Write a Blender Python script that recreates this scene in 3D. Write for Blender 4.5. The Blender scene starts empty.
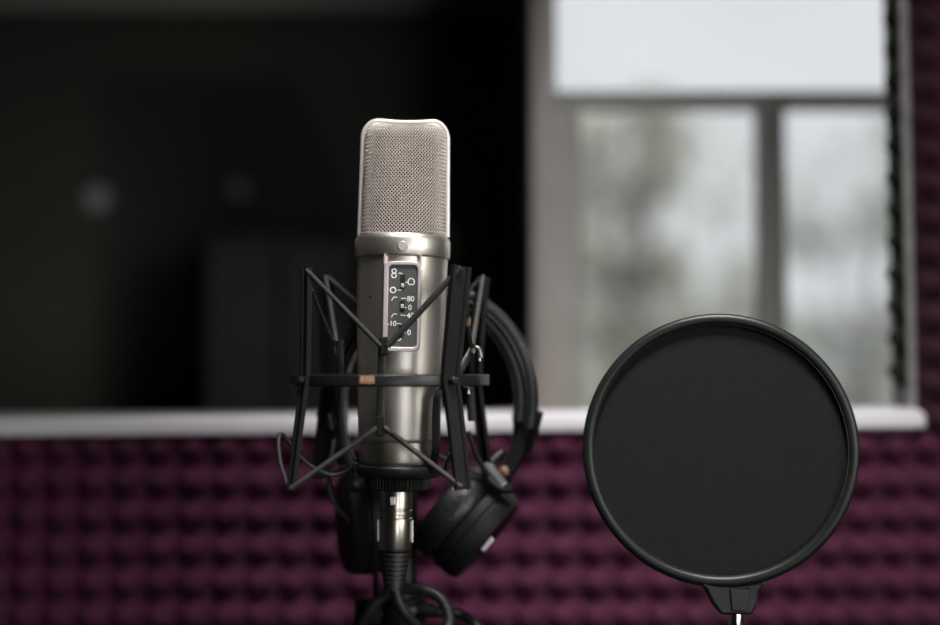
import bpy, bmesh, math, random
from mathutils import Vector, Matrix
random.seed(7)
S = bpy.context.scene
COL = S.collection
PI = math.pi

# ------------------------------------------------------------------ camera
CAM = Vector((0, -0.756, 1.25))
PITCH = math.radians(2.6)
F = 940 * 50 / 36
FWD = Vector((0, math.cos(PITCH), math.sin(PITCH)))
UP = Vector((0, -math.sin(PITCH), math.cos(PITCH)))
RT = Vector((1, 0, 0))
def W(px, py, y=0.0):
    """sight line through a pixel of the photograph, met at world depth y"""
    d = FWD + RT * ((px - 470) / F) + UP * ((312.5 - py) / F)
    return CAM + d * ((y - CAM.y) / d.y)
cam = bpy.data.cameras.new('camera'); cam.lens = 50; cam.sensor_width = 36
cam.clip_start = 0.01; cam.clip_end = 200
cam.dof.use_dof = True; cam.dof.focus_distance = 0.7335; cam.dof.aperture_fstop = 1.8
co = bpy.data.objects.new('camera', cam); COL.objects.link(co)
co.location = CAM; co.rotation_euler = (PI/2 + PITCH, 0, 0)
S.camera = co

# ------------------------------------------------------------------ materials
def mat(name, col, rough=.5, metal=0, noise=0, nscale=40, bump=0, bscale=200, spec=.5, stretch=None, sheen=0, coat=0):
    m = bpy.data.materials.new(name); m.use_nodes = True
    nt = m.node_tree; b = nt.nodes['Principled BSDF']
    b.inputs['Base Color'].default_value = (*col, 1)
    b.inputs['Roughness'].default_value = rough
    b.inputs['Metallic'].default_value = metal
    b.inputs['Specular IOR Level'].default_value = spec
    b.inputs['Sheen Weight'].default_value = sheen
    b.inputs['Coat Weight'].default_value = coat
    tc = nt.nodes.new('ShaderNodeTexCoord'); src = tc.outputs['Object']
    if stretch:
        mp = nt.nodes.new('ShaderNodeMapping'); mp.inputs['Scale'].default_value = stretch
        nt.links.new(src, mp.inputs['Vector']); src = mp.outputs['Vector']
    n = nt.nodes.new('ShaderNodeTexNoise'); n.inputs['Scale'].default_value = nscale; n.inputs['Detail'].default_value = 4
    nt.links.new(src, n.inputs['Vector'])
    r = nt.nodes.new('ShaderNodeValToRGB')
    lo, hi = 1 - noise, 1 + noise
    r.color_ramp.elements[0].position = .3; r.color_ramp.elements[1].position = .7
    r.color_ramp.elements[0].color = (*[c*lo for c in col], 1)
    r.color_ramp.elements[1].color = (*[min(1, c*hi) for c in col], 1)
    nt.links.new(n.outputs['Fac'], r.inputs['Fac'])
    nt.links.new(r.outputs['Color'], b.inputs['Base Color'])
    if bump:
        n2 = nt.nodes.new('ShaderNodeTexNoise'); n2.inputs['Scale'].default_value = bscale
        nt.links.new(src, n2.inputs['Vector'])
        bp = nt.nodes.new('ShaderNodeBump'); bp.inputs['Strength'].default_value = bump; bp.inputs['Distance'].default_value = .001
        nt.links.new(n2.outputs['Fac'], bp.inputs['Height']); nt.links.new(bp.outputs['Normal'], b.inputs['Normal'])
    return m
M = {}
M['nickel'] = mat('satin_nickel', (.66, .62, .56), .42, 1, .04, 30, .05, 900)
M['nickel_dark'] = mat('base_nickel', (.34, .315, .27), .4, 1, .05, 30)
M['bright'] = mat('polished_rim', (.86, .85, .83), .42, .6, .02, 30)
M['wire'] = mat('grille_wire', (.60, .55, .50), .48, .8, .05, 60)
M['core'] = mat('grille_core', (.006, .005, .005), .7, 0, .2, 60)
M['panel'] = mat('switch_plate', (.075, .08, .077), .45, 0, .08, 300)
M['bezel'] = mat('bezel_nickel', (.80, .73, .72), .4, .75, .03, 40)
M['print'] = mat('white_print', (.85, .87, .85), .5)
M['slot'] = mat('slot_black', (.006, .006, .006), .5)
M['black'] = mat('black_plastic', (.007, .0085, .0075), .55, 0, .2, 60, .08, 400, .2)
M['black_gloss'] = mat('black_enamel', (.011, .013, .012), .36, 0, .15, 60, 0, 0, .35)
M['elastic'] = mat('elastic_cord', (.022, .024, .022), .6, 0, .25, 500, .3, 1500)
M['rubber'] = mat('black_rubber', (.013, .015, .014), .45, 0, .2, 100)
M['leather'] = mat('black_leather', (.010, .012, .011), .38, 0, .2, 200, .45, 420)
M['steel'] = mat('dark_steel', (.30, .30, .29), .35, 1, .1, 60)
M['grey'] = mat('grey_plastic', (.10, .104, .10), .4, 0, .1, 80)
M['chrome'] = mat('chrome', (.82, .82, .82), .18, 1, .02, 30)
M['xlr'] = mat('connector_nickel', (.50, .46, .40), .3, 1, .05, 60)
M['orange'] = mat('orange_mark', (.32, .18, .11), .6, 0, .7, 700)
M['silver'] = mat('pale_label', (.75, .75, .74), .45)
M['hoop'] = mat('hoop_plastic', (.008, .011, .0095), .42, 0, .15, 60, .05, 300, .35)
M['foam'] = mat('purple_foam', (.056, .0145, .033), .95, 0, .18, 60, .5, 700, .1)
M['foam_shaded'] = mat('shaded_purple_foam', (.034, .013, .022), .95, 0, .18, 60, .5, 700, .1)  # same purple foam, darkened to carry the shade right of the window
M['foam_dark'] = mat('charcoal_foam', (.03, .036, .026), .95, 0, .2, 60, .5, 700, .1)
M['white'] = mat('white_paint', (.60, .59, .61), .55, 0, .03, 12)
M['offwhite'] = mat('worn_white_paint', (.62, .60, .59), .6, 0, .06, 20)
M['wall'] = mat('grey_wall', (.17, .17, .17), .8, 0, .08, 5, .1, 60)
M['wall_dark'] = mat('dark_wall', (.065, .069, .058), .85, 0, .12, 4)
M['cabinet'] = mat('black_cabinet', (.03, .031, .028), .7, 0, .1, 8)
M['jamb'] = mat('grey_jamb', (.26, .255, .25), .7, 0, .2, 60, .3, 300)
M['floor'] = mat('grey_carpet', (.07, .07, .07), .95, 0, .2, 200, .4, 500)
M['sash'] = mat('grey_green_sash', (.55, .60, .58), .5, 0, .05, 20)
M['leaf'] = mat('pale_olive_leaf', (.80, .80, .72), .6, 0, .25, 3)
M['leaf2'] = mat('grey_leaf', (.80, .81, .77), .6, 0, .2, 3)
M['bark'] = mat('bark', (.16, .14, .11), .9, 0, .3, 20)
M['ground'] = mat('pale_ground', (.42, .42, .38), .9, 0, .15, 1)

# pop filter cloth: fine weave
def weave(name, col, scale):
    m = mat(name, col, .8, 0, .12, 220, 0, 0, .2)
    nt = m.node_tree; b = nt.nodes['Principled BSDF']; tc = nt.nodes.new('ShaderNodeTexCoord')
    hs = []
    for d in ('X', 'Z'):
        w = nt.nodes.new('ShaderNodeTexWave'); w.bands_direction = d; w.inputs['Scale'].default_value = scale
        nt.links.new(tc.outputs['Object'], w.inputs['Vector']); hs.append(w)
    a = nt.nodes.new('ShaderNodeMath'); a.operation = 'MULTIPLY'
    nt.links.new(hs[0].outputs['Fac'], a.inputs[0]); nt.links.new(hs[1].outputs['Fac'], a.inputs[1])
    bp = nt.nodes.new('ShaderNodeBump'); bp.inputs['Strength'].default_value = .2; bp.inputs['Distance'].default_value = .0003
    nt.links.new(a.outputs[0], bp.inputs['Height']); nt.links.new(bp.outputs['Normal'], b.inputs['Normal'])
    return m
M['cloth'] = weave('black_nylon', (.0075, .0092, .0072), 190)

def glass(name):
    m = bpy.data.materials.new(name); m.use_nodes = True; nt = m.node_tree; nt.nodes.clear()
    o = nt.nodes.new('ShaderNodeOutputMaterial'); mx = nt.nodes.new('ShaderNodeMixShader')
    t = nt.nodes.new('ShaderNodeBsdfTransparent'); t.inputs['Color'].default_value = (.97, .97, .97, 1)
    g = nt.nodes.new('ShaderNodeBsdfGlossy'); g.inputs['Roughness'].default_value = .01
    fr = nt.nodes.new('ShaderNodeFresnel'); fr.inputs['IOR'].default_value = 1.45
    nt.links.new(fr.outputs[0], mx.inputs[0]); nt.links.new(t.outputs[0], mx.inputs[1]); nt.links.new(g.outputs[0], mx.inputs[2])
    nt.links.new(mx.outputs[0], o.inputs[0])
    return m
M['glass'] = glass('window_glass')

# ------------------------------------------------------------------ mesh helpers
def obj(name, bm, m, parent=None, smooth=True, angle=40, bevel=0):
    bmesh.ops.recalc_face_normals(bm, faces=bm.faces)
    me = bpy.data.meshes.new(name); bm.to_mesh(me); bm.free()
    if smooth:
        for p in me.polygons: p.use_smooth = True
        me.set_sharp_from_angle(angle=math.radians(angle))
    me.materials.append(m)
    o = bpy.data.objects.new(name, me); COL.objects.link(o)
    if parent:
        o.parent = parent
        if parent.type != 'EMPTY' or parent.parent: pass
    if bevel:
        md = o.modifiers.new('bevel', 'BEVEL'); md.width = bevel; md.segments = 2; md.limit_method = 'ANGLE'
    return o
def tag(o, label, cat, group=None, kind=None):
    o['label'] = label; o['category'] = cat
    if group: o['group'] = group
    if kind: o['kind'] = kind
    return o
def struct(o, label, cat): return tag(o, label, cat, None, 'structure')
def thing(name, loc, label, cat, rot=(0, 0, 0)):
    o = bpy.data.objects.new(name, None); COL.objects.link(o)
    o.empty_display_size = .02
    o.location = loc; o.rotation_euler = rot
    return tag(o, label, cat)
def settle(root):
    """parts were modelled in world space: put them under the thing without moving them"""
    inv = Matrix.Translation(root.location).inverted()
    for ch in root.children:
        ch.matrix_parent_inverse = inv
def B(): return bmesh.new()
def box(bm, c, size, mtx=None):
    r = bmesh.ops.create_cube(bm, size=1)
    mm = Matrix.Translation(Vector(c)) @ (mtx or Matrix()) @ Matrix.Diagonal((*size, 1))
    bmesh.ops.transform(bm, matrix=mm, verts=r['verts'])
def box2(bm, lo, hi):
    lo, hi = Vector(lo), Vector(hi)
    box(bm, (lo+hi)/2, [abs(a) for a in (hi-lo)])
def smooth_pts(pts, n=8):
    pts = [Vector(p) for p in pts]; out = []
    for i in range(len(pts)-1):
        p0 = pts[max(i-1, 0)]; p1 = pts[i]; p2 = pts[i+1]; p3 = pts[min(i+2, len(pts)-1)]
        for k in range(n):
            t = k/n
            out.append(.5*((2*p1)+(p2-p0)*t+(2*p0-5*p1+4*p2-p3)*t*t+(3*p1-p0-3*p2+p3)*t**3))
    out.append(pts[-1]); return out
def sweep(bm, pts, section, up=None, closed=False, scale=None):
    """section: list of (a,b); a along 'side', b along the other normal"""
    n = len(pts); rings = []; prev = None
    for i, p in enumerate(pts):
        if closed: t = pts[(i+1) % n] - pts[i-1]
        else: t = pts[min(i+1, n-1)] - pts[max(i-1, 0)]
        t = t.normalized()
        if up is not None:
            s = Vector(up) - t*t.dot(Vector(up)); s.normalize()
        else:
            if prev is None:
                prev = Vector((0, 0, 1)) if abs(t.z) < .9 else Vector((1, 0, 0))
            s = prev - t*t.dot(prev); s.normalize(); prev = s
        b = t.cross(s)
        k = scale(i/(n-1)) if scale else 1
        rings.append([bm.verts.new(p + s*(a*k) + b*(c*k)) for a, c in section])
    m = len(section)
    for i in range(n if closed else n-1):
        r0, r1 = rings[i], rings[(i+1) % n]
        for j in range(m):
            bm.faces.new((r0[j], r0[(j+1) % m], r1[(j+1) % m], r1[j]))
    if not closed:
        bm.faces.new(rings[0][::-1]); bm.faces.new(rings[-1])
def circ(r, n=12): return [(r*math.cos(2*PI*k/n), r*math.sin(2*PI*k/n)) for k in range(n)]
def rrect(a, b, r, n=4):
    out = []
    for cx, cy, a0 in ((a-r, b-r, 0), (-a+r, b-r, 90), (-a+r, -b+r, 180), (a-r, -b+r, 270)):
        for k in range(n+1):
            t = math.radians(a0 + 90*k/n); out.append((cx + r*math.cos(t), cy + r*math.sin(t)))
    return out
def tube(bm, pts, r, n=12, scale=None): sweep(bm, [Vector(p) for p in pts], circ(r, n), scale=scale)
def lathe(bm, prof, mtx=None, n=48, rmod=None):
    rings = []
    for r, z in prof:
        ring = []
        for k in range(n):
            a = 2*PI*k/n; rr = r*(rmod(a, z) if rmod else 1)
            v = Vector((rr*math.cos(a), rr*math.sin(a), z))
            ring.append(bm.verts.new(mtx @ v if mtx else v))
        rings.append(ring)
    for i in range(len(rings)-1):
        for k in range(n):
            bm.faces.new((rings[i][k], rings[i][(k+1) % n], rings[i+1][(k+1) % n], rings[i+1][k]))
    bm.faces.new(rings[0][::-1]); bm.faces.new(rings[-1])
def axis_mtx(loc, direction, spin_up=Vector((0, 1, 0))):
    z = Vector(direction).normalized(); x = spin_up.cross(z).normalized(); y = z.cross(x)
    m = Matrix((x, y, z)).transposed().to_4x4(); m.translation = Vector(loc); return m

# ================================================================== SETTING
YW = .235                      # front face of the studio's back wall
XL, XR, YF, ZC = -1.55, 1.75, -2.4, 2.5
YB = 1.15                      # back of the dark room beyond the glass
# wall openings
o1 = W(-75, 413, YW); o2 = W(909, -80, YW)
bm = B()
T = .045
box2(bm, (XL, YW, 0), (o1.x, YW+T, ZC)); box2(bm, (o2.x, YW, 0), (XR, YW+T, ZC))
box2(bm, (o1.x, YW, 0), (o2.x, YW+T, o1.z)); box2(bm, (o1.x, YW, o2.z), (o2.x, YW+T, ZC))
struct(obj('wall_back', bm, M['wall'], smooth=False), 'grey studio wall behind the purple foam, with the long window in it', 'wall')
for nm, lo, hi, lb, mt in (
    ('wall_left', (XL-.05, YF, 0), (XL, YB+.05, ZC), 'grey wall on the left of the studio', 'wall'),
    ('wall_right', (XR, YF, 0), (XR+.05, .6, ZC), 'grey wall on the right of the studio', 'wall'),
    ('wall_front', (XL-.05, YF-.05, 0), (XR+.05, YF, ZC), 'grey studio wall behind the camera', 'wall')):
    bm = B(); box2(bm, lo, hi); struct(obj(nm, bm, M[mt], smooth=False), lb, 'wall')
bm = B(); box2(bm, (XL-.05, YF-.05, -.05), (XR+.05, YB+.05, 0)); struct(obj('floor', bm, M['floor'], smooth=False), 'dark grey carpet floor under the microphone stand', 'floor')
bm = B(); box2(bm, (XL-.05, YF-.05, ZC), (XR+.05, YB+.05, ZC+.05)); struct(obj('ceiling', bm, M['wall'], smooth=False), 'plain grey studio ceiling', 'ceiling')

# window between the rooms (its frame leans a touch anticlockwise)
w = bpy.data.objects.new('window_1', None); COL.objects.link(w); w.location = W(470, 413, YW)
struct(w, 'long interior window with white frame behind the microphone', 'window')
def sloped_sill():
    bm = B()
    a, b = W(-90, 412, YW), W(918, 412, YW)
    z0 = a.z; hgt = .0195
    prof = [(YW+.030, z0), (YW-.004, z0-.0005), (YW-.016, z0-.005), (YW-.016, z0-.0143), (YW-.0002, z0-.0143), (YW-.0002, z0-.004), (YW+.030, z0-.004)]
    r = [[bm.verts.new((x, y, z)) for y, z in prof] for x in (a.x, b.x)]
    n = len(prof)
    for j in range(n): bm.faces.new((r[0][j], r[0][(j+1) % n], r[1][(j+1) % n], r[1][j]))
    bm.faces.new(r[0]); bm.faces.new(r[1][::-1])
    return bm
sill = obj('window_sill', sloped_sill(), M['white'], w, smooth=False, bevel=.001)
bm = B()
tr = W(918, 413, YW); ri = W(908.5, 413, YW)
box2(bm, (ri.x, YW-.0035, w.location.z-.004), (tr.x, YW-.0002, o2.z+.02))
box2(bm, (ri.x+.002, YW-.0002, w.location.z), (o2.x, YW+.044, o2.z))
le = W(-88, 413, YW); li = W(-75, 413, YW)
box2(bm, (le.x, YW-.012, w.location.z), (li.x, YW-.0002, o2.z+.02))
box2(bm, (le.x, YW-.012, o2.z+.001), (tr.x, YW-.0002, o2.z+.02))
fr = obj('window_frame', bm, M['jamb'], w, smooth=False, bevel=.0008)
bm = B(); box2(bm, (o1.x, YW+.033, o1.z), (o2.x, YW+.037, o2.z)); gl = obj('glass_pane', bm, M['glass'], w, smooth=False)
inv = Matrix.Translation(w.location).inverted()
for ch in (sill, fr, gl): ch.matrix_parent_inverse = inv
w.rotation_euler = (0, -math.radians(.55), 0)   # right end higher

# pyramid foam
PITCHF = .0250
def foam_mesh(nx, nz, h=.012, base=.007, res=8, flat=False):
    bm = B(); V = {}
    NX, NZ = nx*res, nz*res
    for i in range(NX+1):
        for j in range(NZ+1):
            u = (i % res)/res; v = (j % res)/res
            a = 1-abs(2*u-1); b = 1-abs(2*v-1)
            t = min(a, b)
            ca, cb_ = .5-.5*math.cos(PI*a), .5-.5*math.cos(PI*b)
            t = .15*t + .45*ca*cb_ + .40*(ca+cb_)/2
            jit = .0006*math.sin(i*1.7)*math.cos(j*2.3)
            edge = i in (0, NX) or j in (0, NZ)
            t *= min(1, 3*(NZ-j)/res) if flat else 1
            V[i, j] = bm.verts.new((i*PITCHF/res, -(base + h*t) + (0 if edge else jit), j*PITCHF/res))
    for i in range(NX):
        for j in range(NZ): bm.faces.new((V[i, j], V[i+1, j], V[i+1, j+1], V[i, j+1]))
    # sides and back
    per = [(i, 0) for i in range(NX)] + [(NX, j) for j in range(NZ)] + [(i, NZ) for i in range(NX, 0, -1)] + [(0, j) for j in range(NZ, 0, -1)]
    back = [bm.verts.new((V[p].co.x, 0, V[p].co.z)) for p in per]
    n = len(per)
    for k in range(n): bm.faces.new((V[per[k]], back[k], back[(k+1) % n], V[per[(k+1) % n]]))
    bm.faces.new(back)
    return bm
NP = 20; PW = NP*PITCHF
f0 = obj('acoustic_foam_panel', foam_mesh(NP, NP), M['foam'], angle=70)
ztop = W(470, 412, YW).z-.0146
spots = [(-.72, ztop-PW, 'purple pyramid foam panel below the dark left end of the window'),
         (-.72+PW, ztop-PW, 'purple pyramid foam panel under the sill behind the microphone'),
         (-.72+2*PW, ztop-PW, 'purple pyramid foam panel under the sill behind the pop filter'),
         (tr.x-.002, ztop-.003, 'purple foam panel beside the right edge of the window, shade put into its colour')]
for i, (x, z, lb) in enumerate(spots):
    o = f0
    if i: o = f0.copy(); COL.objects.link(o)
    if i == 3: o.data = f0.data.copy(); o.data.materials[0] = M['foam_shaded']
    o.location = (x, YW+.0004, z)
    if i == 3: o.rotation_euler = (0, -math.radians(.3), 0)
    tag(o, lb, 'acoustic foam', 'purple foam panels on the studio wall')
# charcoal foam strip lining the right reveal, points towards the window
st = obj('foam_strip', foam_mesh(1, 19, .011, .0005), M['foam_dark'], angle=70)
st.rotation_euler = (0, math.radians(.0), -PI/2)
st.location = (ri.x+.0015, YW+.0305, ztop+.0335)
tag(st, 'narrow charcoal foam strip along the right window jamb', 'acoustic foam')

# far side: window to the outdoors
YE = .514
def rect(bm, x0, y0, x1, y1, yf, yb):
    a = W(x0, y1, yf); b = W(x1, y0, yf); box2(bm, (a.x, yf, a.z), (b.x, yb, b.z))
e0 = W(553, 95, YE); e1 = W(960, 450, YE)
xe = W(528, 200, YE).x
ztopE = W(500, -140, YE).z
bm = B()
box2(bm, (xe, YE+.005, 0), (XR, YE+.09, e1.z)); box2(bm, (xe, YE+.005, ztopE), (XR, YE+.09, ZC))
box2(bm, (e1.x, YE+.005, e1.z), (XR, YE+.09, ztopE)); box2(bm, (xe, YE+.005, e1.z), (e0.x-.004, YE+.09, ztopE))
struct(obj('wall_exterior', bm, M['offwhite'], smooth=False), 'pale outer wall with the bright window, beyond the glass', 'wall')
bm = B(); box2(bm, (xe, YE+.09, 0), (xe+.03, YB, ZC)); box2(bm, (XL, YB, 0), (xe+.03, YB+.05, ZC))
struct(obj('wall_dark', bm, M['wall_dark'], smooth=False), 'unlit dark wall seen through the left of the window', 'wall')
bm = B()
a = W(531, 0, YE-.02); b = W(556, 0, YE-.02)
box2(bm, (a.x, YE-.02, 0), (b.x, YE+.0045, ZC-.001))
struct(obj('trim_1', bm, M['offwhite'], smooth=False, bevel=.003), 'pale upright post between the dark room and the bright window', 'trim')
w2 = bpy.data.objects.new('window_2', None); COL.objects.link(w2); w2.location = (e0.x, YE, e1.z)
struct(w2, 'bright outside window with grey bars, upper right behind the glass', 'window')
bm = B(); rect(bm, 556.5, 105, 572, 460, YE-.012, YE+.004); c1 = obj('casing', bm, M['offwhite'], w2, smooth=False, bevel=.002)
bm = B()
rect(bm, 550, 91, 965, 104, YE+.01, YE+.05)
rect(bm, 765, 104, 785, 455, YE+.012, YE+.05)
rect(bm, 571, 104, 581, 455, YE+.012, YE+.05)
rect(bm, 581, 412, 965, 455, YE+.012, YE+.05)
rect(bm, 550, -140, 965, -115, YE+.01, YE+.05)
c2 = obj('sash_frame', bm, M['sash'], w2, smooth=False)
bm = B(); rect(bm, 550, -120, 965, 450, YE+.030, YE+.034); c3 = obj('glass_pane', bm, M['glass'], w2, smooth=False)
settle(w2)
# dim things in the dark room
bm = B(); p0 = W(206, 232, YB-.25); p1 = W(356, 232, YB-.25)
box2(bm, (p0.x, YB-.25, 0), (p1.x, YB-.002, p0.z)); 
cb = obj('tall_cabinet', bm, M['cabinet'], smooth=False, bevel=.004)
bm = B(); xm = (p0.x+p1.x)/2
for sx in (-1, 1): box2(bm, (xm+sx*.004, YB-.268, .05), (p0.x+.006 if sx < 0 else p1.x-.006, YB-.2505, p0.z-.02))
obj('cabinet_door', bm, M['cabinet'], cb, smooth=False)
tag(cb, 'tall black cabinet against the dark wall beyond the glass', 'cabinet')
for px, py, r, mt, lb in ((98, 199, 13, 'white', 'dim pale disc imitating a blurred reflection in the glass, upper left'), (240, 190, 9, 'offwhite', 'faint pale disc imitating a second reflection, above the black cabinet')):
    bm = B(); c = W(px, py, YB); rr = r*.00135  # solid disc added in place of a soft reflection in the pane
    lathe(bm, [(rr, 0), (rr, .008), (rr*.8, .018), (rr*.3, .022)], axis_mtx((c.x, YB-.001, c.z), (0, -1, 0), Vector((1, 0, 0))) , 24)
    tag(obj('reflection_disc', bm, M[mt]), lb, 'imitated reflection')
bm = B(); a = W(-60, 6, YB-.02); box2(bm, (XL, YB-.02, a.z), (xe-.001, YB-.001, a.z+.06))
struct(obj('trim_2', bm, M['sash'], smooth=False), 'thin grey ledge high on the dark wall', 'trim')

# ------------------------------------------------------------------ outdoors
bm = B(); box2(bm, (-30, 1.4, -.4), (40, 60, -.35)); struct(obj('ground_outside', bm, M['ground'], smooth=False), 'pale ground outside the bright window', 'ground')
def crown(bm, c, rad, n, leaf):
    for _ in range(n):
        while True:
            v = Vector([random.uniform(-1, 1) for _ in range(3)])
            if v.length < 1: break
        p = Vector(c) + Vector((v.x*rad[0], v.y*rad[1], v.z*rad[2]))
        m = Matrix.Rotation(random.uniform(0, 2*PI), 3, 'Z') @ Matrix.Rotation(random.uniform(-1.2, 1.2), 3, 'X')
        l = leaf*random.uniform(.6, 1.3)
        vs = [bm.verts.new(p + m @ Vector(q)) for q in ((0, -l, 0), (l*.5, 0, .1*l), (0, l, 0), (-l*.5, 0, .1*l))]
        bm.faces.new(vs)
def tree(x, y, h, clumps, n, mt, lb, leaf=.07, name='tree'):
    t = thing(name, (x, y, -.35), lb, 'tree')
    bm = B(); tube(bm, smooth_pts([(x, y, -.35), (x+.05, y, h*.4), (x-.02, y, h*.85)], 4), .07, 10, lambda k: 1-.7*k); 
    for c in clumps: tube(bm, smooth_pts([(x, y, h*.35), ((x+c[0])/2, y, (h*.4+c[2])/2+.1), (c[0], y, c[2])], 4), .025, 8, lambda k: 1-.7*k)
    obj('trunk', bm, M['bark'], t)
    bm = B()
    for c in clumps: crown(bm, (c[0], y, c[2]), (c[3], c[3], c[4]), n, leaf)
    obj('foliage', bm, M[mt], t, smooth=False); settle(t)
def XZ(px, py, y):
    p = W(px, py, y); return p.x, p.z
def cl(y, *lst):
    out = []
    for px, py, rp, rz in lst:
        x, z = XZ(px, py, y); k = (y+.756)/F; out.append((x, y, z, rp*k, rz*k))
    return out
Y1, Y2, Y3 = 6.0, 8.0, 10.5
def c32(y, pts, r=34): return cl(y, *[(a, b, r, r) for a, b in pts])
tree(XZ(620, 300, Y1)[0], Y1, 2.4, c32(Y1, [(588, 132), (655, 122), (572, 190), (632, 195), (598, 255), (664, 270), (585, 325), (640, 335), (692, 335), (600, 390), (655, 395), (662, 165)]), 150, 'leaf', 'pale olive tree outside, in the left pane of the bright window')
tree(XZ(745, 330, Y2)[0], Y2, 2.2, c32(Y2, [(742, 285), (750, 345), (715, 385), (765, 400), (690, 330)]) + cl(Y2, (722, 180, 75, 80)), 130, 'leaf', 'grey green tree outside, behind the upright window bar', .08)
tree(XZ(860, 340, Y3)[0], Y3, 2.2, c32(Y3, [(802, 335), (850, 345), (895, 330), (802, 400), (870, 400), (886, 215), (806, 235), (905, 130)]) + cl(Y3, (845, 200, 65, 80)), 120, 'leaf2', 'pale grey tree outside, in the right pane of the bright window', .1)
hd = thing('hedge', (3, 12, -.35), 'long pale hedge outside, along the bottom of the bright window', 'hedge')
bm = B()
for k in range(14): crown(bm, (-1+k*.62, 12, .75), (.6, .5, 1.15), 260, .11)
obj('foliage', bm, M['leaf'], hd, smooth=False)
bm = B()
for k in range(14): tube(bm, [(-1+k*.62, 12, -.35), (-1+k*.62, 12, .8)], .03, 6)
obj('stem', bm, M['bark'], hd); settle(hd)

# ================================================================== MICROPHONE
K = .5775e-3                                        # metres per pixel at the microphone's axis
mic_base = W(398.5, 464, 0)
mic = thing('condenser_microphone', mic_base, 'silver condenser microphone standing in the black shock mount', 'microphone', (0, math.radians(.95), 0))
def mz(py): return (464-py)*K
def part(name, bm, m, parent=mic, **kw): return obj(name, bm, m, parent, **kw)
bm = B()
lathe(bm, [(38*K, mz(463)), (38.5*K, mz(461)), (39*K, mz(441)), (40*K, mz(439.5)), (40.4*K, mz(437)), (42.3*K, mz(400)), (44.8*K, mz(300)), (45.6*K, mz(259.5)), (43*K, mz(257))], n=96)
part('body', bm, M['nickel'])
bm = B(); lathe(bm, [(37.6*K, mz(464)), (38.7*K, mz(462.8)), (39.25*K, mz(460)), (39.35*K, mz(442)), (38.8*K, mz(440.6))], n=96)
part('base_band', bm, M['nickel_dark'])
bm = B(); lathe(bm, [(44*K, mz(258.5)), (47*K, mz(258.5)), (47.8*K, mz(257)), (47.8*K, mz(242)), (46.6*K, mz(238.5)), (44.5*K, mz(236.5)), (30*K, mz(236))], n=96)
part('collar', bm, M['nickel'])
bm = B(); lathe(bm, [(5*K, 0), (5*K, .0006), (4.2*K, .0011)], axis_mtx((2.6*K, -47.6*K, mz(250.2)), (0, -1, 0), Vector((1, 0, 0))), 24)
part('front_dot', bm, M['bezel'])['label'] = 'small round pale dot on the collar'
# head: shape functions
ZB, ZT = mz(237), mz(119.5)
def halfw(z):
    t = (z-ZB)/(ZT-ZB)
    w0 = (43.2 - 1.6*t)*K; r = 17*K; dz = z-(ZT-r)
    if dz > 0: w0 = w0 - r + math.sqrt(max(r*r-dz*dz, 0))
    return w0
def halfd(z):
    t = (z-ZB)/(ZT-ZB); d0 = (43 - 14*t)*K; r = 20*K; dz = z-(ZT-r)
    if dz > 0: d0 = d0*math.sqrt(max(1-(dz/r)**2, 0))*.97 + d0*.03
    return d0
def dip(x, z):
    t = max(0, (z-ZB)/(ZT-ZB)-.6)/.4
    return -2.6*K*t*t*(1-min(1, abs(x)/(34*K))**2)
def head(u, z, off=0):
    """u: angle round the head; the front and back faces are flattish"""
    w0, d0 = max(halfw(z)-.0008+off, 1e-5), max(halfd(z)+off, 1e-5)
    c, s = math.cos(u), math.sin(u); e = .82
    x = w0*math.copysign(abs(c)**e, c); y = d0*math.copysign(abs(s)**e, s)
    return Vector((x + .8*K, y, z + dip(x, z)))
def zrows(n):
    out = []
    for i in range(n+1):
        t = i/n; out.append(ZB + (ZT-ZB)*math.sin(t*PI/2)**1.0 if False else ZB+(ZT-ZB)*t)
    return out
bm = B(); NU = 64; zs = [ZB+(ZT-ZB)*k/40 for k in range(40)] + [ZT-.0002]
rings = [[bm.verts.new(head(2*PI*k/NU, z-.0012*(z-ZB)/(ZT-ZB), -.0013)) for k in range(NU)] for z in zs]
for i in range(len(rings)-1):
    for k in range(NU): bm.faces.new((rings[i][k], rings[i][(k+1) % NU], rings[i+1][(k+1) % NU], rings[i+1][k]))
bm.faces.new(rings[-1]); bm.faces.new(rings[0][::-1])
core = part('capsule_screen', bm, M['core'])
# woven wire: two families of wires, over and under each other
def wires():
    bm = B(); CELLS, ROWS, SUB = 74, 31, 6
    r = .00029; nst = ROWS*SUB
    tab = []
    for i in range(nst+1):                                   # arc-length table round the head at each level
        z = ZB + (ZT-ZB)*.993*i/nst; N = 240
        P = [head(2*PI*k/N, z) for k in range(N+1)]; acc = [0]
        for k in range(N): acc.append(acc[-1] + (P[k+1]-P[k]).length)
        tab.append((z, P, acc))
    import bisect
    def at(i, f, off):
        z, P, acc = tab[i]; f = (f % 1)*acc[-1]; k = min(max(bisect.bisect_right(acc, f)-1, 0), len(P)-2)
        q = (f-acc[k])/max(acc[k+1]-acc[k], 1e-9); p = P[k].lerp(P[k+1], q)
        tg = P[k+1]-P[k]; nrm = Vector((tg.y, -tg.x, 0))
        if nrm.length > 1e-9: p = p + nrm.normalized()*off
        return p
    for fam in (1, -1):
        for k in range(CELLS):
            pts = []
            for i in range(nst+1):
                g = i/SUB
                pts.append(at(i, (k + fam*g)/CELLS, fam*.0003*math.cos(2*PI*g)))
            sweep_fast(bm, pts, r)
    return bm
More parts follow.
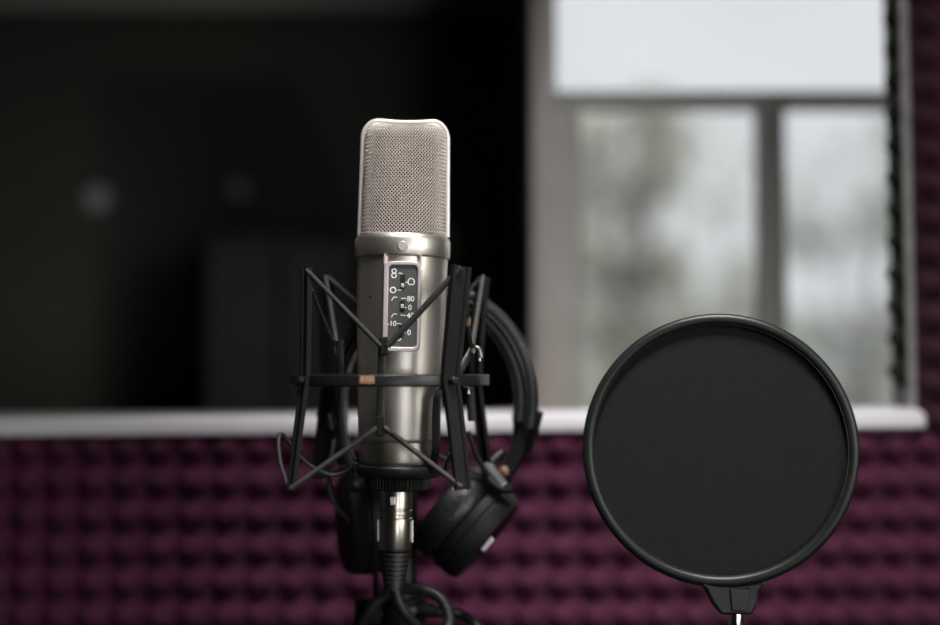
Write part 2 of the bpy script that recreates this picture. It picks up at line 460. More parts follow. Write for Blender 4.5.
def sweep_fast(bm, pts, r):
    n = len(pts); rings = []; prev = Vector((0, -1, 0))
    for i, p in enumerate(pts):
        t = (pts[min(i+1, n-1)] - pts[max(i-1, 0)])
        if t.length < 1e-9: t = Vector((0, 0, 1))
        t.normalize(); s = Vector((p.x, p.y, 0)); s = s - t*t.dot(s)
        if s.length < 1e-6: s = prev
        s.normalize(); prev = s; b = t.cross(s)
        rings.append([bm.verts.new(p + s*(r*a) + b*(r*c)) for a, c in ((1, 0), (0, 1), (-1, 0), (0, -1))])
    for i in range(n-1):
        for j in range(4): bm.faces.new((rings[i][j], rings[i][(j+1) % 4], rings[i+1][(j+1) % 4], rings[i+1][j]))
part('wire_grille', wires(), M['wire'], angle=120)
# polished rim loop
bm = B(); out = []
zz = [ZB+.0005+(ZT-17*K-ZB)*k/14 for k in range(15)]
for z in zz: out.append(Vector((halfw(z)+.0006, 0, z)))
r = 17*K
for k in range(1, 9):
    a = PI/2*k/8; z = ZT-r+(r+.0006)*math.sin(a); x = (43.2-1.6)*K-r+(r+.0006)*math.cos(a); out.append(Vector((x, 0, z)))
top = out[-1]
full = out + [Vector((top.x*(1-2*k/14), 0, top.z)) for k in range(1, 14)] + [Vector((-p.x, 0, p.z)) for p in out[::-1]]
for p in full: p.z += dip(p.x, min(p.z, ZT)); p.x += .8*K
sweep(bm, full, rrect(.0032, .00115, .0008), up=(0, 1, 0))
part('head_rim', bm, M['bright'])
# switch panel
pn = bpy.data.objects.new('switch_panel', None)
XP = 401.2
def px(p): return (470-(470-p)/1.039-XP)*K
def mz(py): return (464-(372+(py-372)/1.039))*K
yF = -48.3*K                                        # front plane of the bezel
def rr_outline(x0, y0, x1, y1, r, n=6, square_top=False):
    a, b = px(x0), px(x1); z0, z1 = mz(y1), mz(y0); r *= K; pts = []
    for cx, cz, s in ((b-r, z1-r, 0), (a+r, z1-r, 90), (a+r, z0+r, 180), (b-r, z0+r, 270)):
        for k in range(n+1):
            t = math.radians(s+90*k/n)
            if square_top and s in (0, 90): pts.append(Vector((b if s == 0 else a, 0, z1))); 
            else: pts.append(Vector((cx+r*math.cos(t), 0, cz+r*math.sin(t))))
    return pts
def plate_ring(bm, outer, inner, y0, y1):
    n = len(outer); V = []
    for pts, y in ((outer, y1), (outer, y0+.0004), ([p*1 for p in outer], y0), (inner, y0), (inner, y1)):
        V.append([bm.verts.new((p.x, y, p.z)) for p in pts])
    for a in range(4):
        for k in range(n): bm.faces.new((V[a][k], V[a][(k+1) % n], V[a+1][(k+1) % n], V[a+1][k]))
    for k in range(n): bm.faces.new((V[4][k], V[4][(k+1) % n], V[0][(k+1) % n], V[0][k]))
outer = rr_outline(382.8, 261, 420.3, 351.5, 7); inner = rr_outline(387.5, 264.5, 417, 347.3, 4.5)
bm = B(); n = len(inner); yP = yF+.0011
V0 = [bm.verts.new((p.x, yP, p.z)) for p in inner]; V1 = [bm.verts.new((p.x, yF+.006, p.z)) for p in inner]
for k in range(n): bm.faces.new((V0[k], V0[(k+1) % n], V1[(k+1) % n], V1[k]))
bm.faces.new(V0); bm.faces.new(V1)
panel = part('switch_panel', bm, M['panel'], smooth=False)
bm = B(); plate_ring(bm, outer, inner, yF, yF+.006)
obj('bezel', bm, M['bezel'], panel, angle=30, bevel=.0003)
# side flutes that carry the bezel up to the collar
slots = [(401.8, 274.5, 288.5), (401.8, 300.5, 312), (401.3, 324.5, 337.5)]
for sx, ya, yb in slots:
    bm = B(); box2(bm, (px(sx-2.6), yP-.0001, mz(yb)), (px(sx+2.6), yP+.0008, mz(ya)))
    obj('switch_slot', bm, M['slot'], panel, smooth=False)
for sx, sy in ((401.8, 285), (401.8, 306), (401.3, 331)):
    bm = B(); box2(bm, (px(sx-1.6), yP-.0010, mz(sy+2)), (px(sx+1.6), yP-.0001, mz(sy-2)))
    obj('slide_switch', bm, M['bezel'], panel, smooth=False, bevel=.0002)
# printed legend
def add_text(bm, s, x, y, size, sx=1):
    cu = bpy.data.curves.new('t', 'FONT'); cu.body = s; cu.size = size*K; cu.align_x = 'CENTER'; cu.align_y = 'CENTER'; cu.offset = .00006
    ob = bpy.data.objects.new('t', cu); COL.objects.link(ob); bpy.context.view_layer.update()
    me = bpy.data.meshes.new_from_object(ob.evaluated_get(bpy.context.evaluated_depsgraph_get()))
    t = bmesh.new(); t.from_mesh(me)
    mm = Matrix.Translation((px(x), yP-.00008, mz(y))) @ Matrix.Rotation(PI/2, 4, 'X') @ Matrix.Diagonal((sx, 1, 1, 1))
    bmesh.ops.transform(t, matrix=mm, verts=t.verts)
    tm = bpy.data.meshes.new('tm'); t.to_mesh(tm); t.free(); bm.from_mesh(tm)
    bpy.data.meshes.remove(tm); bpy.data.meshes.remove(me); bpy.data.objects.remove(ob); bpy.data.curves.remove(cu)
def stroke(bm, pts, wd=.85, closed=False):
    P = [Vector((px(a), yP-.00004, mz(b))) for a, b in pts]
    sweep(bm, P, [(.00004, wd*K/2), (-.00004, wd*K/2), (-.00004, -wd*K/2), (.00004, -wd*K/2)], up=(0, 1, 0), closed=closed)
def ringpts(cx, cy, r, n=20): return [(cx+r*math.cos(2*PI*k/n), cy+r*math.sin(2*PI*k/n)) for k in range(n)]
bm = B()
stroke(bm, ringpts(393.0, 270.6, 2.1), 1.0, True); stroke(bm, ringpts(393.0, 275.2, 2.3), 1.0, True)
stroke(bm, [(397.3, 272.8), (400.4, 272.8), (401.5, 273.6)]); 
stroke(bm, ringpts(392.3, 289.8, 2.7), 1.1, True); stroke(bm, [(397, 289.8), (401, 289.8)])
card = [(410.4+2.5*(1-.92*math.cos(t))*math.sin(t), 283.4+2.9*(1-.92*math.cos(t))*math.cos(t)) for t in [2*PI*k/32 for k in range(32)]]
stroke(bm, card, 1.0, True); stroke(bm, [(404.6, 281.8), (407, 281.8)])
for yy in (298.2, 315.2): stroke(bm, [(391.0, yy+2.2), (393.0, yy-1.2), (396.6, yy-1.2)], .9)
stroke(bm, [(400.6, 298.6), (401.8, 298.0), (405.6, 298.0)]); add_text(bm, '80', 410.2, 298.7, 7.2)
stroke(bm, [(404.4, 307.4), (406.2, 307.4)]); add_text(bm, '0', 409.6, 307.4, 7.2)
stroke(bm, [(400.2, 314.4), (401.6, 315.2), (405.6, 315.2)]); add_text(bm, '40', 410.2, 315.4, 7.2)
add_text(bm, '-10', 391.6, 323.8, 7.0); stroke(bm, [(397.2, 323.6), (400.4, 323.6), (401.2, 324.6)])
stroke(bm, [(404.0, 332.4), (405.8, 332.4)]); add_text(bm, '0', 409.2, 332.6, 7.2)
add_text(bm, '-5', 394.2, 340.2, 7.0); stroke(bm, [(397.6, 340.4), (400, 340.4), (401.2, 338.8)])
obj('printed_legend', bm, M['print'], panel, smooth=False)['label'] = 'white printed switch markings'
for xx in (383.4, 419.6):
    bm = B(); box2(bm, (px(xx)-.0005, -46.6*K, mz(266)), (px(xx)+.0005, -40*K, mz(253.8)))
    obj('panel_rail', bm, M['bezel'], panel, smooth=False)
# raised flat strip the panel sits in, running up under the collar, and the small side screw
bm = B()
bm.free()
bm = B(); a = math.radians(-40); lathe(bm, [(.0007, 0), (.0007, .0003), (.0003, .0004)], axis_mtx((math.sin(a)*44.8*K, -math.cos(a)*44.8*K, mz(296)), (math.sin(a), -math.cos(a), 0), Vector((0, 0, 1))), 12)
part('side_screw', bm, M['slot'])

# ================================================================== SHOCK MOUNT
ctr = W(390, 380, 0)
sm = thing('shock_mount', W(390, 490, 0), 'black spider shock mount with elastic cords around the silver microphone', 'shock mount')
def sp(name, bm, m, parent=None, **kw): return obj(name, bm, m, parent or sm, **kw)
RR = .0562
bm = B(); sweep(bm, [ctr + Vector((RR*math.cos(2*PI*k/96), RR*math.sin(2*PI*k/96), 0)) for k in range(96)], rrect(.0033, .0014, .0009), up=(0, 0, 1), closed=True)
ring = sp('outer_ring', bm, M['black_gloss'])
bm = B(); pA = W(368, 380, -.0534)
a0 = math.atan2(pA.y-ctr.y, pA.x-ctr.x)
sweep(bm, [ctr + Vector(((RR+.0013)*math.cos(a0+da), (RR+.0013)*math.sin(a0+da), .0004)) for da in (-.065, -.03, .0, .04, .075)], rrect(.0022, .0004, .0003), up=(0, 0, 1))
obj('worn_mark', bm, M['orange'], ring)['label'] = 'worn orange patch on the ring'
armsP = {'A': ((306.5, 268, -.036), (306, 320, -.037), (305, 375, -.0375), (302, 400, -.039), (291, 490, -.044)),
         'B': ((461, 266, -.045), (456, 320, -.046), (450.5, 376, -.0465), (453.5, 403, -.047), (463, 490, -.053)),
         'C': ((326, 277, .045), (327, 320, .046), (328, 376, .0465), (326, 402, .047), (318, 478, .053)),
         'D': ((483, 277, .036), (479, 320, .037), (476, 376, .0375), (478, 402, .039), (488, 478, .044))}
wid = {'A': (.0034, .0015), 'B': (.0058, .0017), 'C': (.005, .0015), 'D': (.005, .0015)}
TIP, BOT = {}, {}
def ibeam(w, t): return [(-w, -t), (-w*.62, -t), (-w*.5, -t*.25), (w*.5, -t*.25), (w*.62, -t), (w, -t), (w, t), (w*.62, t), (w*.5, t*.25), (-w*.5, t*.25), (-w*.62, t), (-w, t)]
for k, pts in armsP.items():
    P = [W(*p) for p in pts]; TIP[k] = P[0]; BOT[k] = P[-1]
    mid = P[2]; tang = Vector((-(mid.y-ctr.y), mid.x-ctr.x, 0)).normalized()
    bm = B(); sweep(bm, smooth_pts(P, 6), ibeam(*wid[k]), up=tang, scale=lambda t: 1.05-.2*t)
    # stub fixing the arm to the ring
    rad = Vector((mid.x-ctr.x, mid.y-ctr.y, 0)).normalized()
    arm = sp('frame_arm', bm, M['black'])
    bm = B(); lathe(bm, [(.0022, -.001), (.0022, .006), (.0015, .0066)], axis_mtx(ctr + rad*(RR+.0005), rad, Vector((0, 0, 1))), 16)
    obj('arm_screw', bm, M['black_gloss'], arm)
# inner cage
bm = B()
ci = W(399.5, 380, 0); RI = .0338
sweep(bm, [ci + Vector((RI*math.cos(2*PI*k/64), RI*math.sin(2*PI*k/64), 0)) for k in range(64)], rrect(.0024, .0012, .0008), up=(0, 0, 1), closed=True)
cage = sp('inner_ring', bm, M['black'])
posts = {'front': [(383, 340, -.0365), (382, 360, -.0365), (381, 400, -.0365), (380.5, 431, -.0365)],
         'left': [(341, 340, .004), (341, 380, .004), (341.5, 420, .004), (345, 450, .003), (352, 466, .001), (358, 471, .0)],
         'right': [(472, 350, .004), (455, 378, -.008), (440, 392, -.022), (436.5, 410, -.0235), (436, 450, -.0225), (430, 470, -.014)],
         'back': [(408, 345, .0365), (407, 400, .0365), (406, 440, .033), (404, 470, .020)]}
for k, pts in posts.items():
    P = smooth_pts([W(*p) for p in pts], 6)
    bm = B(); sweep(bm, P, rrect(.0023, .0023 if k == 'right' else .0018, .0009), up=(0, 1, 0) if k in ('left', 'right') else (1, 0, 0)); sp('cage_post', bm, M['black_gloss'])
def hook(p, d, h=.004):
    bm = B(); p = Vector(p)
    pts = smooth_pts([p + Vector((0, 0, -h)), p + Vector(d)*.3, p + Vector(d) + Vector((0, 0, .001)), p + Vector(d)*1.3 + Vector((0, 0, -.003))], 5)
    tube(bm, pts, .0013, 10); return bm
HF = W(384, 346, -.039); HFl = W(380.5, 426, -.039); HL = W(335, 346, .004); HLl = W(356, 469, -.004); HR = W(473, 346, -.002); HRl = W(446, 463, -.02); HBk = W(408, 348, .039); HBl = W(404, 440, .037)
for p, s in ((HF, (.0031, .0016, .0070)), (HFl, (.0031, .0016, .0078))):
    bm = B(); box(bm, p, [2*v*.72 for v in s]); sp('cord_clip', bm, M['black'], smooth=False, bevel=.0007)
for p, d in ((HL, (-.001, -.001, .003)), (HR, (.0035, -.001, -.003)), (HLl, (.003, -.001, .002)), (HRl, (.004, -.001, .004))):
    sp('cord_hook', hook(p, d), M['steel'] if p is HR else M['black_gloss'])
bm = B(); tube(bm, [W(476, 347, -.002), W(479, 353, -.002), W(479.5, 361, -.002)], .0009, 8); sp('cord_hook', bm, M['steel'])['label'] = 'shiny wire hook'
bm = B(); tube(bm, [W(329, 414, .02), W(330, 420, .02), W(332.5, 430, .02)], .0009, 8); sp('cord_hook', bm, M['steel'])
bm = B(); tube(bm, [W(463, 386, .0), W(468, 387, .0), W(468.5, 394, .0)], .0011, 8); sp('cord_hook', bm, M['steel'])
R_E = .00125
def cord(pts, r=R_E, curve=0):
    P = [Vector(p) for p in pts]
    bm = B(); tube(bm, smooth_pts(P, curve) if curve else P, r, 10); sp('elastic_cord', bm, M['elastic'])
def tipf(k, dz=.001): return TIP[k] + Vector((0, -.0028, -dz))
cord([tipf('A'), HF + Vector((-.0018, -.0005, 0))], .0014); cord([tipf('B'), HF + Vector((.0022, -.0005, 0))], .0018)
cord([W(311, 290, -.033), HL + Vector((-.0005, -.002, .001))]); cord([TIP['C'] + Vector((0, -.0025, 0)), HL + Vector((.001, 0, .002))], .0015)
cord([TIP['D'] + Vector((0, -.0025, 0)), HR + Vector((-.0005, -.002, 0))], .0017); cord([W(466, 272, -.042), W(467.5, 322, -.02), HR + Vector((-.001, -.002, 0))])
cord([TIP['C'] + Vector((.001, .0, 0)), HBk]); cord([TIP['D'] + Vector((0, 0, 0)), HBk])
cord([BOT['A'] + Vector((0, -.003, .001)), HFl + Vector((-.0018, -.0005, -.001))], .0015); cord([BOT['B'] + Vector((-.0005, -.003, .0015)), HFl + Vector((.0022, -.0005, -.001))], .0016)
cord([W(289, 489, -.042), W(281, 465, -.036), W(278.5, 442, -.03), W(281.5, 434, -.025), W(289, 443, -.018), W(304, 461, -.01), W(318, 470, -.005), W(331, 475, .0), W(345, 472, .0), W(356, 463, -.004)], .0012, 6)
cord([BOT['C'] + Vector((0, -.003, .001)), W(345, 470, .01), HLl], .0012)
cord([W(470, 388, .01), W(472, 420, .015)], .0026); cord([W(468, 432, .012), W(476, 455, .02), BOT['D'] + Vector((0, -.003, .001))], .0015)
cord([W(440, 470, -.01), W(449, 466, -.012), W(449, 452, -.012)], .0013, 4)
cord([BOT['C'] + Vector((.001, 0, 0)), HBl]); cord([BOT['D'], HBl])
bm = B(); p = W(467.4, 322, -.021); lathe(bm, [(.0012, -.003), (.0021, -.002), (.0021, .002), (.0012, .003)], Matrix.Translation(p), 12)
sp('cord_knot', bm, mat('brown_knot', (.09, .055, .03), .7, 0, .2, 300))
# base dish and knurled nut
dsh = Matrix.Translation(W(399, 464, 0)) @ Matrix.Rotation(math.radians(1.25), 4, 'Y')
def dz(py): return (464-py)*K
bm = B(); lathe(bm, [(30*K, dz(464.2)), (40.5*K, dz(464.2)), (42.5*K, dz(466)), (42.5*K, dz(472)), (40*K, dz(476)), (31*K, dz(477))], dsh, 64); sp('base_dish', bm, M['black_gloss'])
bm = B(); NK = 56
lathe(bm, [(29*K, dz(476.5)), (32*K, dz(477.5)), (32*K, dz(487.5)), (30*K, dz(489)), (18*K, dz(489.5))], dsh, NK*4, lambda a, z: 1-.035*(math.sin(a*NK) > 0)); sp('knurled_nut', bm, M['black'], angle=20)
# swivel bracket to the stand at the back
RODX = W(404, 480, .070).x; YR = .070
bm = B(); zb = ctr.z
box2(bm, (RODX-.007, .0555, zb-.008), (RODX+.007, YR-.0098, zb+.008)); sp('swivel_bracket', bm, M['black'], smooth=False, bevel=.0015)
bm = B(); lathe(bm, [(.0102, -.011), (.0128, -.010), (.0128, .010), (.0102, .011)], Matrix.Translation((RODX, YR, zb)), 32); sp('swivel_clamp', bm, M['black'])
settle(sm)

# ================================================================== MICROPHONE CABLE
mc = thing('microphone_cable', W(397, 489.6, 0), 'black microphone cable with silver connector plugged into the microphone', 'cable')
xm = Matrix.Translation(W(397, 464, 0)) @ Matrix.Rotation(math.radians(1.25), 4, 'Y')
bm = B()
lathe(bm, [(12*K, dz(489.7)), (15.6*K, dz(490.2)), (16*K, dz(493)), (16.2*K, dz(506.5)), (15.5*K, dz(507.2)), (15.5*K, dz(508.6)), (16.4*K, dz(509.4)), (16.4*K, dz(513)), (15.4*K, dz(513.8)), (15.4*K, dz(516.4)), (16.6*K, dz(517.4)), (17*K, dz(521)), (17*K, dz(546)), (16*K, dz(549)), (13*K, dz(550))], xm, 64)
xs = obj('connector_shell', bm, M['xlr'], mc)
bm = B(); box(bm, xm @ Vector((-2.5*K, -16.2*K, dz(499))), (.0032, .0012, .0048)); obj('latch_button', bm, M['bright'], xs, smooth=False, bevel=.0004)
bm = B()
for sx in (-1, 1): box(bm, xm @ Vector((sx*17.0*K, -2*K, dz(530))), (.0012, .0045, .0125))
obj('side_tab', bm, M['bright'], xs, smooth=False, bevel=.0004)
prof = [(12*K, dz(549.6))]
for k in range(7):
    y0 = 550.5+k*4.6; rr_ = (15.6-.68*k)
    prof += [(rr_*K, dz(y0)), (rr_*K, dz(y0+2.9)), ((rr_-1.6)*K, dz(y0+3.2)), ((rr_-1.6)*K, dz(y0+4.3))]
prof += [(10*K, dz(583)), (9.6*K, dz(588)), (5*K, dz(588.8))]
bm = B(); lathe(bm, prof, xm, 48); obj('strain_relief', bm, M['rubber'], mc)
bm = B(); tube(bm, smooth_pts([W(394.8, 584, 0), W(396.2, 594, .0), W(400, 605, .001), W(408, 617, .004), W(421, 632, .012), W(436, 640, .022), W(447, 630, .032), W(448.5, 614, .037), W(440, 598, .041), W(424, 590, .044), W(406, 589, .047), W(386, 595, .049), W(368, 612, .05), W(358, 640, .055), W(352, 700, .06), W(360, 900, .06), (-.10, .0, .5), (-.16, -.1, .12), (-.30, -.2, .008), (-.55, -.3, .004), (-.9, -.25, .004)], 10), .0033, 14)
obj('cable', bm, M['rubber'], mc); settle(mc)

# ================================================================== STAND
ZH = W(404, 613, YR).z
ms = thing('microphone_stand', (RODX, YR, 0), 'black microphone stand carrying the shock mount, headphones and pop filter', 'stand')
zpeg = W(430, 312, YR).z
bm = B(); lathe(bm, [(.0085, .03), (.0085, zpeg+.002), (.0065, zpeg+.004)], Matrix.Translation((RODX, YR, 0)), 32); obj('pole', bm, M['black_gloss'], ms)
bm = B(); lathe(bm, [(.0088, ZH-.30), (.0150, ZH-.298), (.0150, ZH-.22), (.0088, ZH-.215)], Matrix.Translation((RODX, YR, 0)), 24); obj('height_clutch', bm, M['black'], ms)
# clutch head with boom knob
bm = B(); lathe(bm, [(.0087, ZH-.03), (.0135, ZH-.028), (.0145, ZH+.005), (.0125, ZH+.010), (.0087, ZH+.0105)], Matrix.Translation((RODX, YR, 0)), 32); obj('clutch_head', bm, M['black'], ms)
c = W(368, 614, YR-.005); bm = B()
lathe(bm, [(.0075, -.008), (.0095, -.0065), (.0095, .0065), (.0075, .008)], axis_mtx(c, (-1, 0, 0)), 48, lambda a, z: 1-.05*(math.sin(a*10) > 0)); 
tube(bm, [c, Vector((RODX-.008, YR, c.z))], .005, 12); kb = obj('clutch_knob', bm, M['black'], ms)
bm = B(); pl = W(430, 611, YR-.012); tube(bm, [Vector((RODX+.003, YR-.012, pl.z)), Vector((pl.x, YR-.012, pl.z))], .0026, 12); obj('cross_bar', bm, M['grey'], ms)
bm = B(); ph = W(430, 312, YR); tube(bm, [Vector((RODX, YR, zpeg-.003)), Vector((ph.x+.006, YR, zpeg-.003))], .0045, 14); obj('hanging_peg', bm, M['black'], ms)
for k in range(3):
    a = math.radians(90+120*k+20); d = Vector((math.cos(a), math.sin(a), 0))
    if d.y > .3: d *= .22
    bm = B(); q = Vector((RODX, YR, 0)); ee = q + d*.30 + Vector((0, 0, .007))
    tube(bm, [q + Vector((0, 0, .10)) + d*.006, ee], .0065, 12); lg = obj('leg', bm, M['black'], ms)
    bm = B(); lathe(bm, [(.009, -.007), (.010, 0), (.007, .012)], Matrix.Translation(ee), 16); obj('rubber_foot', bm, M['rubber'], lg)
settle(ms)

# ================================================================== POP FILTER
YP = -.020
pc = W(719, 449.5, YP)
pf = thing('pop_filter', pc, 'round black pop filter to the right of the microphone', 'pop filter')
yaw = math.radians(-7); tilt = math.radians(-2)
PM = Matrix.Translation(pc) @ Matrix.Rotation(yaw, 4, 'Z') @ Matrix.Rotation(tilt, 4, 'X')
RP = .0765
bm = B(); n = 128
sec = [(-.0045, .0052), (-.0052, .0042), (-.0052, -.0042), (-.0045, -.0052), (-.0012, -.0052), (.0004, -.0046), (.0007, -.0020), (.0007, .0042), (0, .0052)]
# (radial inwards negative, depth): inner face at RP-.0068, outer at RP
rings = []
sec = [(-.0060, .0035), (-.0066, .0028), (-.0066, -.0030), (-.0060, -.0040), (-.0040, -.0052), (-.0012, -.0046), (-.0002, -.0030), (0, .0030), (-.0012, .0042)]
for k in range(n):
    a = 2*PI*k/n
    rings.append([bm.verts.new(PM @ Vector(((RP+r_)*math.cos(a), d_, (RP+r_)*math.sin(a)))) for r_, d_ in sec])
for k in range(n):
    for j in range(len(sec)): bm.faces.new((rings[k][j], rings[k][(j+1) % len(sec)], rings[(k+1) % n][(j+1) % len(sec)], rings[(k+1) % n][j]))
obj('hoop', bm, M['hoop'], pf, angle=50)
bm = B(); lathe(bm, [(RP-.0063, -.0008), (RP-.0063, .0004), (RP-.0064, .0008)], PM @ Matrix.Rotation(PI/2, 4, 'X'), 128); 
sc = obj('screen', bm, M['cloth'], pf)
bm = B(); lathe(bm, [(.0015, 0)], Matrix(), 3) if False else None
sweep(bm, [PM @ Vector(((RP-.0062)*math.cos(2*PI*k/n), -.0034, (RP-.0062)*math.sin(2*PI*k/n))) for k in range(n)], circ(.00055, 6), closed=True)
obj('inner_bead', bm, M['hoop'], pf)
# bracket
def prism(bm, quad, y0, y1):
    a = [bm.verts.new((p.x, y0, p.z)) for p in quad]; b = [bm.verts.new((p.x, y1, p.z)) for p in quad]; m = len(quad)
    bm.faces.new(a); bm.faces.new(b[::-1])
    for k in range(m): bm.faces.new((a[k], b[k], b[(k+1) % m], a[(k+1) % m]))
bm = B(); prism(bm, [W(698, 581, YP), W(704, 588, YP), (W(711, 602, YP)), W(719, 613, YP), W(750, 613, YP), W(755, 603, YP), W(757, 590, YP), W(766, 579, YP), W(735, 583, YP)], YP-.0065, YP+.0065)
br = obj('bracket', bm, M['hoop'], pf, smooth=False, bevel=.0015)
bm = B(); prism(bm, [W(727, 587, YP), W(729, 609, YP), W(745, 609, YP), W(748, 586, YP)], YP-.0078, YP-.0064); obj('bracket_rib', bm, M['hoop'], br, smooth=False, bevel=.001)
bm = B(); q = W(736, 612, YP); lathe(bm, [(.0038, -.03), (.0042, -.029), (.0042, -.0), (.0038, .002)], Matrix.Translation(q), 24); obj('end_ferrule', bm, M['chrome'], pf)
g0 = Vector((pl.x, YR-.012, pl.z))
gp = smooth_pts([g0 + Vector((-.002, 0, 0)), W(449, 612.5, .066), W(462, 615, .062), W(475, 624, .058), W(500, 655, .05), W(560, 720, .03), W(640, 750, .005), W(705, 730, -.012), W(735, 690, YP), q + Vector((0, 0, -.028))], 30)
bm = B(); sweep(bm, gp, circ(.0031, 12), scale=lambda t: 1.06 if int(round(t*270)) % 2 else .9)
obj('gooseneck', bm, M['black_gloss'], pf, angle=80)
bm = B(); lathe(bm, [(.0033, -.008), (.0042, -.007), (.0042, .004), (.0033, .005)], axis_mtx(g0, (1, 0, 0)), 20); obj('clamp_collar', bm, M['black'], pf)
settle(pf)

# ================================================================== HEADPHONES
YH = .064
hp = thing('headphones', W(430, 293, YH), 'black leather headphones hanging behind the microphone', 'headphones')
def hW(p, y=YH): return W(p[0], p[1], y)
def bandpts(a, b, t0, t1, n=48, cx=430, cy=400):
    return [hW((cx + a*math.sin(t), cy - b*math.cos(t))) for t in [t0+(t1-t0)*k/n for k in range(n+1)]]
TB = math.radians(112)
def tail(side, dx):  # lower end of the band, curving in to the hinge
    return [hW((430+side*(q[0]+dx), q[1])) for q in ((93, 430), (86, 450), (78, 468))]
bm = B(); sweep(bm, bandpts(101.5, 112, -math.radians(104), math.radians(104)), rrect(.0150, .0040, .0034, 5), up=(0, 1, 0)); 
hb = obj('headband', bm, M['leather'], hp)
bm = B(); sweep(bm, bandpts(90, 100.5, -math.radians(102), math.radians(102)), rrect(.0125, .0037, .0032, 5), up=(0, 1, 0)); obj('headband_pad', bm, M['leather'], hp)
bm = B()
seam = bandpts(95.6, 106, -math.radians(103), math.radians(103), 220)
tube(bm, [p + Vector((0, -.0140, 0)) for p in seam], .0011, 8, lambda t: 1.0 if int(t*220) % 2 else .72); obj('stitched_seam', bm, M['leather'], hb)
def cup(side):
    if side > 0: cpx, ax = (469, 524), Vector((.76, -.16, -.65)).normalized()
    else: cpx, ax = (369, 521), Vector((-.95, -.28, -.03)).normalized()
    c = W(cpx[0], cpx[1], YH); m = axis_mtx(c, ax, Vector((0, 1, 0)))
    k = .0328
    bm = B(); lathe(bm, [(k*.30, -.0150), (k*.62, -.0200), (k*.80, -.0215), (k*.93, -.0195), (k*1.0, -.0140), (k*1.0, -.0075), (k*.95, -.0025), (k*.90, -.0012)], m, 64)
    shell = B(); lathe(shell, [(k*.90, -.0018), (k*.985, -.0012), (k*1.0, .0005), (k*1.0, .0042), (k*.975, .0052), (k*.975, .0062), (k*.99, .0070), (k*.97, .0120), (k*.90, .0160), (k*.55, .0180)], m, 64)
    cupo = obj('ear_cup', shell, M['black'], hp, angle=30)
    obj('ear_pad', bm, M['leather'], cupo)
    if side > 0:
        bm = B(); box(bm, W(487.5, 544, YH-.026), (.0100, .0030, .0030), Matrix.Rotation(math.radians(-50), 4, 'Y') ); obj('cup_label', bm, M['silver'], cupo, smooth=False, bevel=.0006)['label'] = 'small pale label on the cup edge'
        bm = B(); pp = [W(505, 533, YH-.028), W(492, 552, YH-.028)]
        bm.free()
    # yoke: fork from the band's end to the rim of the cup
    bm = B(); hx = 430+side*78
    pts = [(hx+side*15, 420), (hx+side*14, 436), (hx+side*9, 452), (hx+side*1, 468), (hx-side*8, 483), (hx-side*14, 492)]
    sweep(bm, smooth_pts([W(a, b, YH) for a, b in pts], 6), rrect(.0095, .0062, .003), up=(0, 1, 0), scale=lambda t: 1-.35*t)
    yk = obj('yoke', bm, M['black'], hp)
    bm = B(); tube(bm, smooth_pts([W(hx-side*6, 452, YH-.016), W(hx-side*21, 468, YH-.021), W(hx-side*19, 479, YH-.024), W(hx-side*8, 488, YH-.025), W(hx+side*2, 490, YH-.022)], 6), .0026, 12); obj('hinge_wire', bm, M['black_gloss'], yk)
    bm = B(); p = W(hx-side*23, 463, YH-.022); q2 = W(hx-side*4, 488, YH-.024)
    lathe(bm, [(.002, 0), (.0036, .0012), (.0036, .0155), (.0032, .0162), (.0036, .017), (.0036, (q2-p).length-.001), (.0024, (q2-p).length)], axis_mtx(p, q2-p), 20); obj('hinge_barrel', bm, M['grey'], yk)
    bm = B(); lathe(bm, [(.0029, 0), (.0029, .0012), (.0018, .0018)], axis_mtx(W(hx-side*4, 471, YH-.0085), (0, -1, 0), Vector((1, 0, 0))), 20); obj('hinge_cap', bm, M['orange'], yk)['label'] = 'orange hinge cap'
    bm = B(); prism(bm, [W(hx+side*29, 436, YH), W(hx+side*35, 412, YH), W(hx+side*31, 411, YH), W(hx+side*24, 422, YH), W(hx+side*18, 452, YH), W(hx+side*23, 452, YH)], YH-.008, YH+.008); obj('slider_end', bm, M['black'], yk, smooth=False, bevel=.001)
for s in (1, -1): cup(s)
bm = B(); tube(bm, smooth_pts([W(334, 440, YH-.02), W(329, 475, YH-.03), W(331, 496, YH-.032), W(340, 512, YH-.03), W(352, 524, YH-.025)], 8), .0014, 10); obj('cup_cord', bm, M['rubber'], hp)
bm = B(); tube(bm, smooth_pts([W(374, 552, YH), W(375.5, 575, YH+.012), W(376, 600, YH+.020), W(377, 640, YH+.022), W(380, 760, YH-.02), (-.06, .03, .5), (-.12, -.05, .05), (-.2, -.12, .004), (-.3, -.3, .003)], 8), .0019, 10); obj('headphone_cable', bm, M['rubber'], hp)
settle(hp)

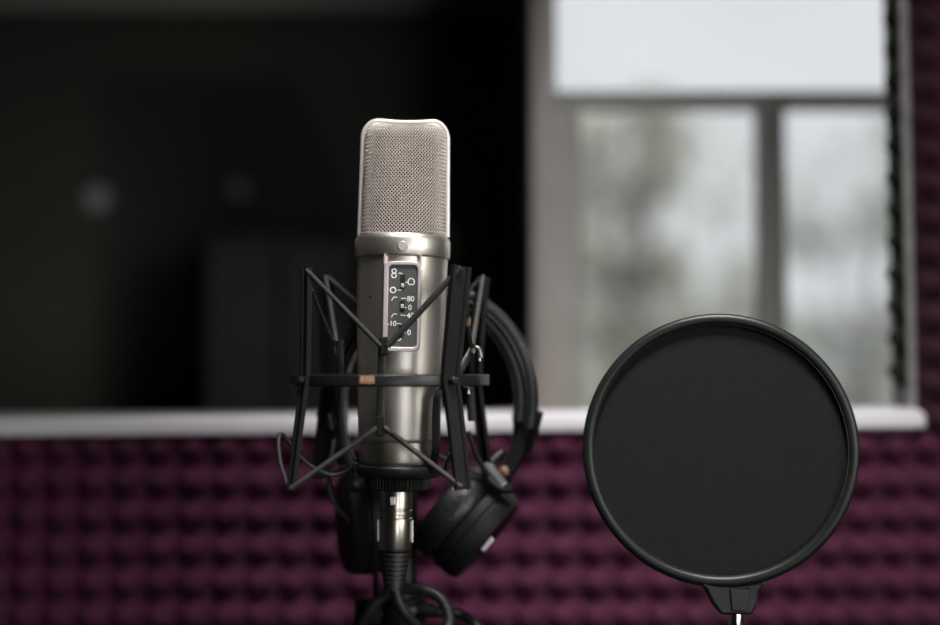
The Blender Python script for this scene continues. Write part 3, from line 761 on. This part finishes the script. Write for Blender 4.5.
# ================================================================== LIGHT
wd = bpy.data.worlds.new('overcast_sky'); S.world = wd; wd.use_nodes = True
nt = wd.node_tree; bg = nt.nodes['Background']
tc = nt.nodes.new('ShaderNodeTexCoord'); ns = nt.nodes.new('ShaderNodeTexNoise'); ns.inputs['Scale'].default_value = 3
cr = nt.nodes.new('ShaderNodeValToRGB'); cr.color_ramp.elements[0].color = (.72, .75, .78, 1); cr.color_ramp.elements[1].color = (.86, .89, .92, 1)
cr.color_ramp.elements[0].position = .3; cr.color_ramp.elements[1].position = .7
nt.links.new(tc.outputs['Generated'], ns.inputs['Vector']); nt.links.new(ns.outputs['Fac'], cr.inputs['Fac']); nt.links.new(cr.outputs['Color'], bg.inputs['Color'])
bg.inputs['Strength'].default_value = 1.2
def area(name, loc, target, sx, sy, power, col=(1, 1, 1), spread=180):
    l = bpy.data.lights.new(name, 'AREA'); l.shape = 'RECTANGLE'; l.size = sx; l.size_y = sy; l.energy = power; l.color = col; l.spread = math.radians(spread)
    o = bpy.data.objects.new(name, l); COL.objects.link(o); o.location = loc
    o.rotation_euler = (Vector(target)-Vector(loc)).to_track_quat('-Z', 'Y').to_euler()
    return o
area('daylight_window_lamp', (1.25, -1.25, 1.55), (.0, .0, 1.25), .8, 1.1, 2.4, (1, .97, .93), 60)
fl = area('front_fill_lamp', (.665, -2.36, 1.045), (.0, .1, 1.2), .44, .44, 3.2, (.97, .98, 1), 120); fl.data.shape = 'DISK'  # unseen fill added behind the camera to brighten the microphone's metal
area('low_fill_lamp', (.14, .30, .80), (.12, .52, 1.15), .1, .05, 1.0, (1, .88, .80), 150)  # unseen warm lamp, added low to brighten the post and dark wall
area('overhead_fill_lamp', (.14, -.45, 2.46), (.11, .15, 1.12), .4, .4, 2.3, (1, .96, .95), 36)  # unseen fill added overhead, narrowed so the middle of the foam is brightest
S.view_settings.view_transform = 'Standard'; S.view_settings.look = 'None'
S.view_settings.exposure = 0; S.view_settings.gamma = 1; S.view_settings.use_curve_mapping = False
S.cycles.use_denoising = True
S.cycles.max_bounces = 8; S.cycles.transparent_max_bounces = 12
